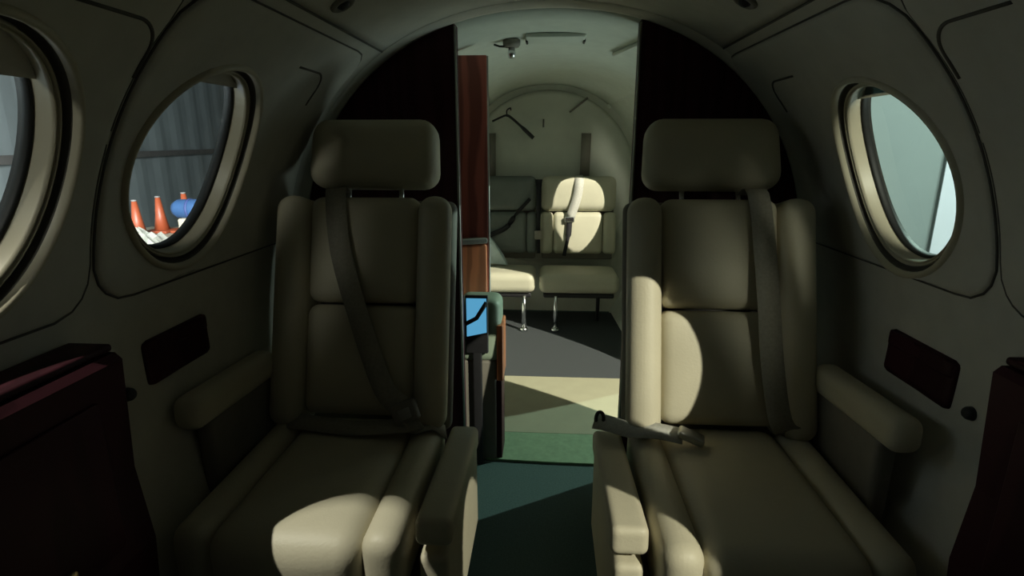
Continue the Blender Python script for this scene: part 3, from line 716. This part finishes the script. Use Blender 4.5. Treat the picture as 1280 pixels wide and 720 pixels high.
# crumpled white sheet
b = bmesh.new(); n = 13; rnd = random.Random(3); g = []
for i in range(n + 1):
    row = []
    for j in range(n + 1):
        edge = min(i, j, n - i, n - j) / (n / 2)
        row.append(b.verts.new((-4.02 + (i / n - 0.5) * 0.66, 5.13 + (j / n - 0.5) * 0.42, BZ + 0.008 + (0.03 + rnd.random() * 0.16) * min(1, edge * 1.8))))
    g.append(row)
for i in range(n):
    for j in range(n): b.faces.new((g[i][j], g[i + 1][j], g[i + 1][j + 1], g[i][j + 1]))
o = link('crumpled_sheet', b, 'whitepaper', smooth=False); tag(o, 'crumpled white plastic sheet heaped on the workbench in front of the cones', 'sheet')
# navy drum seen low in the nearest left window
t = empty('storage_drum', 'dark blue drum standing in the hangar, low in the nearest left window', 'drum', loc=(-3.02, 2.62, -1.25))
link('body', lathe([(0.0001, 0.0), (0.33, 0.0), (0.34, 0.03), (0.33, 0.5), (0.345, 0.52), (0.33, 0.54), (0.33, 1.05), (0.345, 1.07), (0.33, 1.09), (0.33, 1.62), (0.30, 1.64), (0.0001, 1.64)], 36), 'navy', t)
link('lid', lathe([(0.0001, 1.64), (0.345, 1.64), (0.35, 1.67), (0.33, 1.69), (0.0001, 1.69)], 36), 'steel', t)
# right: pale wall with a nearer white sliding door leaf
RD = Vector((0.5, 1.0, 0)).normalized(); RN = Vector((-RD.y, RD.x, 0)); RP = Vector((8.5, 12.0, 0))
b = bmesh.new()
def rw(u, n, z): p = RP + RN * u + RD * n; return Vector((p.x, p.y, z))
def slab(u0, u1, n0, n1, z0, z1, name, m):
    b = bmesh.new(); vs = [b.verts.new(rw(u, n, z)) for u, n, z in ((u0, n0, z0), (u1, n0, z0), (u1, n1, z0), (u0, n1, z0), (u0, n0, z1), (u1, n0, z1), (u1, n1, z1), (u0, n1, z1))]
    for f in ((0, 1, 2, 3), (4, 5, 6, 7), (0, 1, 5, 4), (1, 2, 6, 5), (2, 3, 7, 6), (3, 0, 4, 7)): b.faces.new([vs[i] for i in f])
    return link(name, b, m, smooth=False)
o = slab(-9, 10, 0.0, 0.1, -1.25, 7, 'wall_hangar_right', 'palewall'); tag(o, kind='structure')
o = slab(-8.5, 0.40, -0.35, -0.25, -1.22, 6.5, 'door_2', 'whitedoor'); tag(o, kind='structure')

# ------------------------------------------------------------------ light
def aim(o, target): o.rotation_euler = (Vector(target) - o.location).to_track_quat('-Z', 'Y').to_euler()
def spot(name, loc, target, power, color, ang, rad, blend=0.15):
    d = bpy.data.lights.new(name, 'SPOT'); d.energy = power; d.color = color; d.spot_size = R(ang); d.spot_blend = blend; d.shadow_soft_size = rad
    o = bpy.data.objects.new(name, d); col.objects.link(o); o.location = loc; aim(o, target); return o
def area(name, loc, target, power, color, sx, sy):
    d = bpy.data.lights.new(name, 'AREA'); d.shape = 'RECTANGLE'; d.size = sx; d.size_y = sy; d.energy = power; d.color = color
    o = bpy.data.objects.new(name, d); col.objects.link(o); o.location = loc; aim(o, target); return o
spot('hangar_lamp_door', (4.6, -1.2, 4.95), (0.68, 2.60, 0.80), 4800, (1.0, 0.95, 0.76), 16.4, 0.035, 0.05)
spot('hangar_lamp_right', (3.9, -3.5, 4.05), (0.67, 0.63, 1.05), 2300, (1.0, 0.95, 0.76), 3.5, 0.03, 0.1)
spot('hangar_lamp_forward', (3.9, -3.5, 4.75), (0.67, 0.17, 1.05), 2300, (1.0, 0.95, 0.76), 3.5, 0.03, 0.1)
spot('hangar_lamp_aft', (4.6, 4.3, 3.4), (0.2, 1.9, 0.3), 800, (0.70, 1.0, 0.86), 34, 0.04)
spot('hangar_lamp_left', (-3.1, -0.7, 5.8), (-0.66, 0.57, 1.05), 1400, (1.0, 0.96, 0.82), 3.1, 0.03, 0.1)
area('reveal_fill_right', (1.35, -3.5, 1.9), (0.72, 1.2, 1.05), 190, (1.0, 1.0, 0.80), 0.6, 1.0)  # added lamp grazing the hull to brighten the right window reveals
area('reveal_fill_left', (-1.4, -3.0, 2.4), (-0.72, 1.1, 1.05), 30, (1.0, 1.0, 0.88), 0.6, 1.0)  # added lamp that brightens the left window reveals
area('door_bounce_fill', (1.75, 2.15, -0.2), (0.0, 2.2, 1.35), 13, (0.78, 1.0, 0.92), 1.2, 0.8)  # added lamp standing in for bounce off the hangar floor
area('hangar_left_flood', (-2.6, 1.5, 1.7), (-9.0, 7.0, 1.3), 1250, (0.92, 1.0, 1.0), 1.5, 1.5)
area('hangar_right_flood', (5.0, 4.0, 5.5), (8.4, 11.8, 1.2), 900, (0.80, 1.0, 0.98), 1.5, 1.5)
area('cabin_fill', (0, -0.9, 0.95), (0, 0.1, 1.45), 0.06, (1.0, 0.98, 0.86), 0.9, 0.35)  # added weak fill behind the camera, aimed up at the ceiling
area('aft_fill', (0.1, 2.6, 1.39), (0.05, 3.0, 0.5), 0.3, (0.86, 1.0, 0.84), 0.25, 0.15)  # added soft fill for the aft section, no fixture drawn
w = bpy.data.worlds.new('hangar_air'); scn.world = w; w.use_nodes = True
w.node_tree.nodes['Background'].inputs['Color'].default_value = (0.55, 0.65, 0.62, 1)
w.node_tree.nodes['Background'].inputs['Strength'].default_value = 0.05

scn.view_settings.view_transform = 'Standard'; scn.view_settings.look = 'None'
scn.view_settings.exposure = 0.0; scn.view_settings.gamma = 1.0; scn.view_settings.use_curve_mapping = False
scn.cycles.use_denoising = True
scn.cycles.max_bounces = 10; scn.cycles.diffuse_bounces = 6; scn.cycles.transparent_max_bounces = 12
scn.cycles.sample_clamp_indirect = 4.0
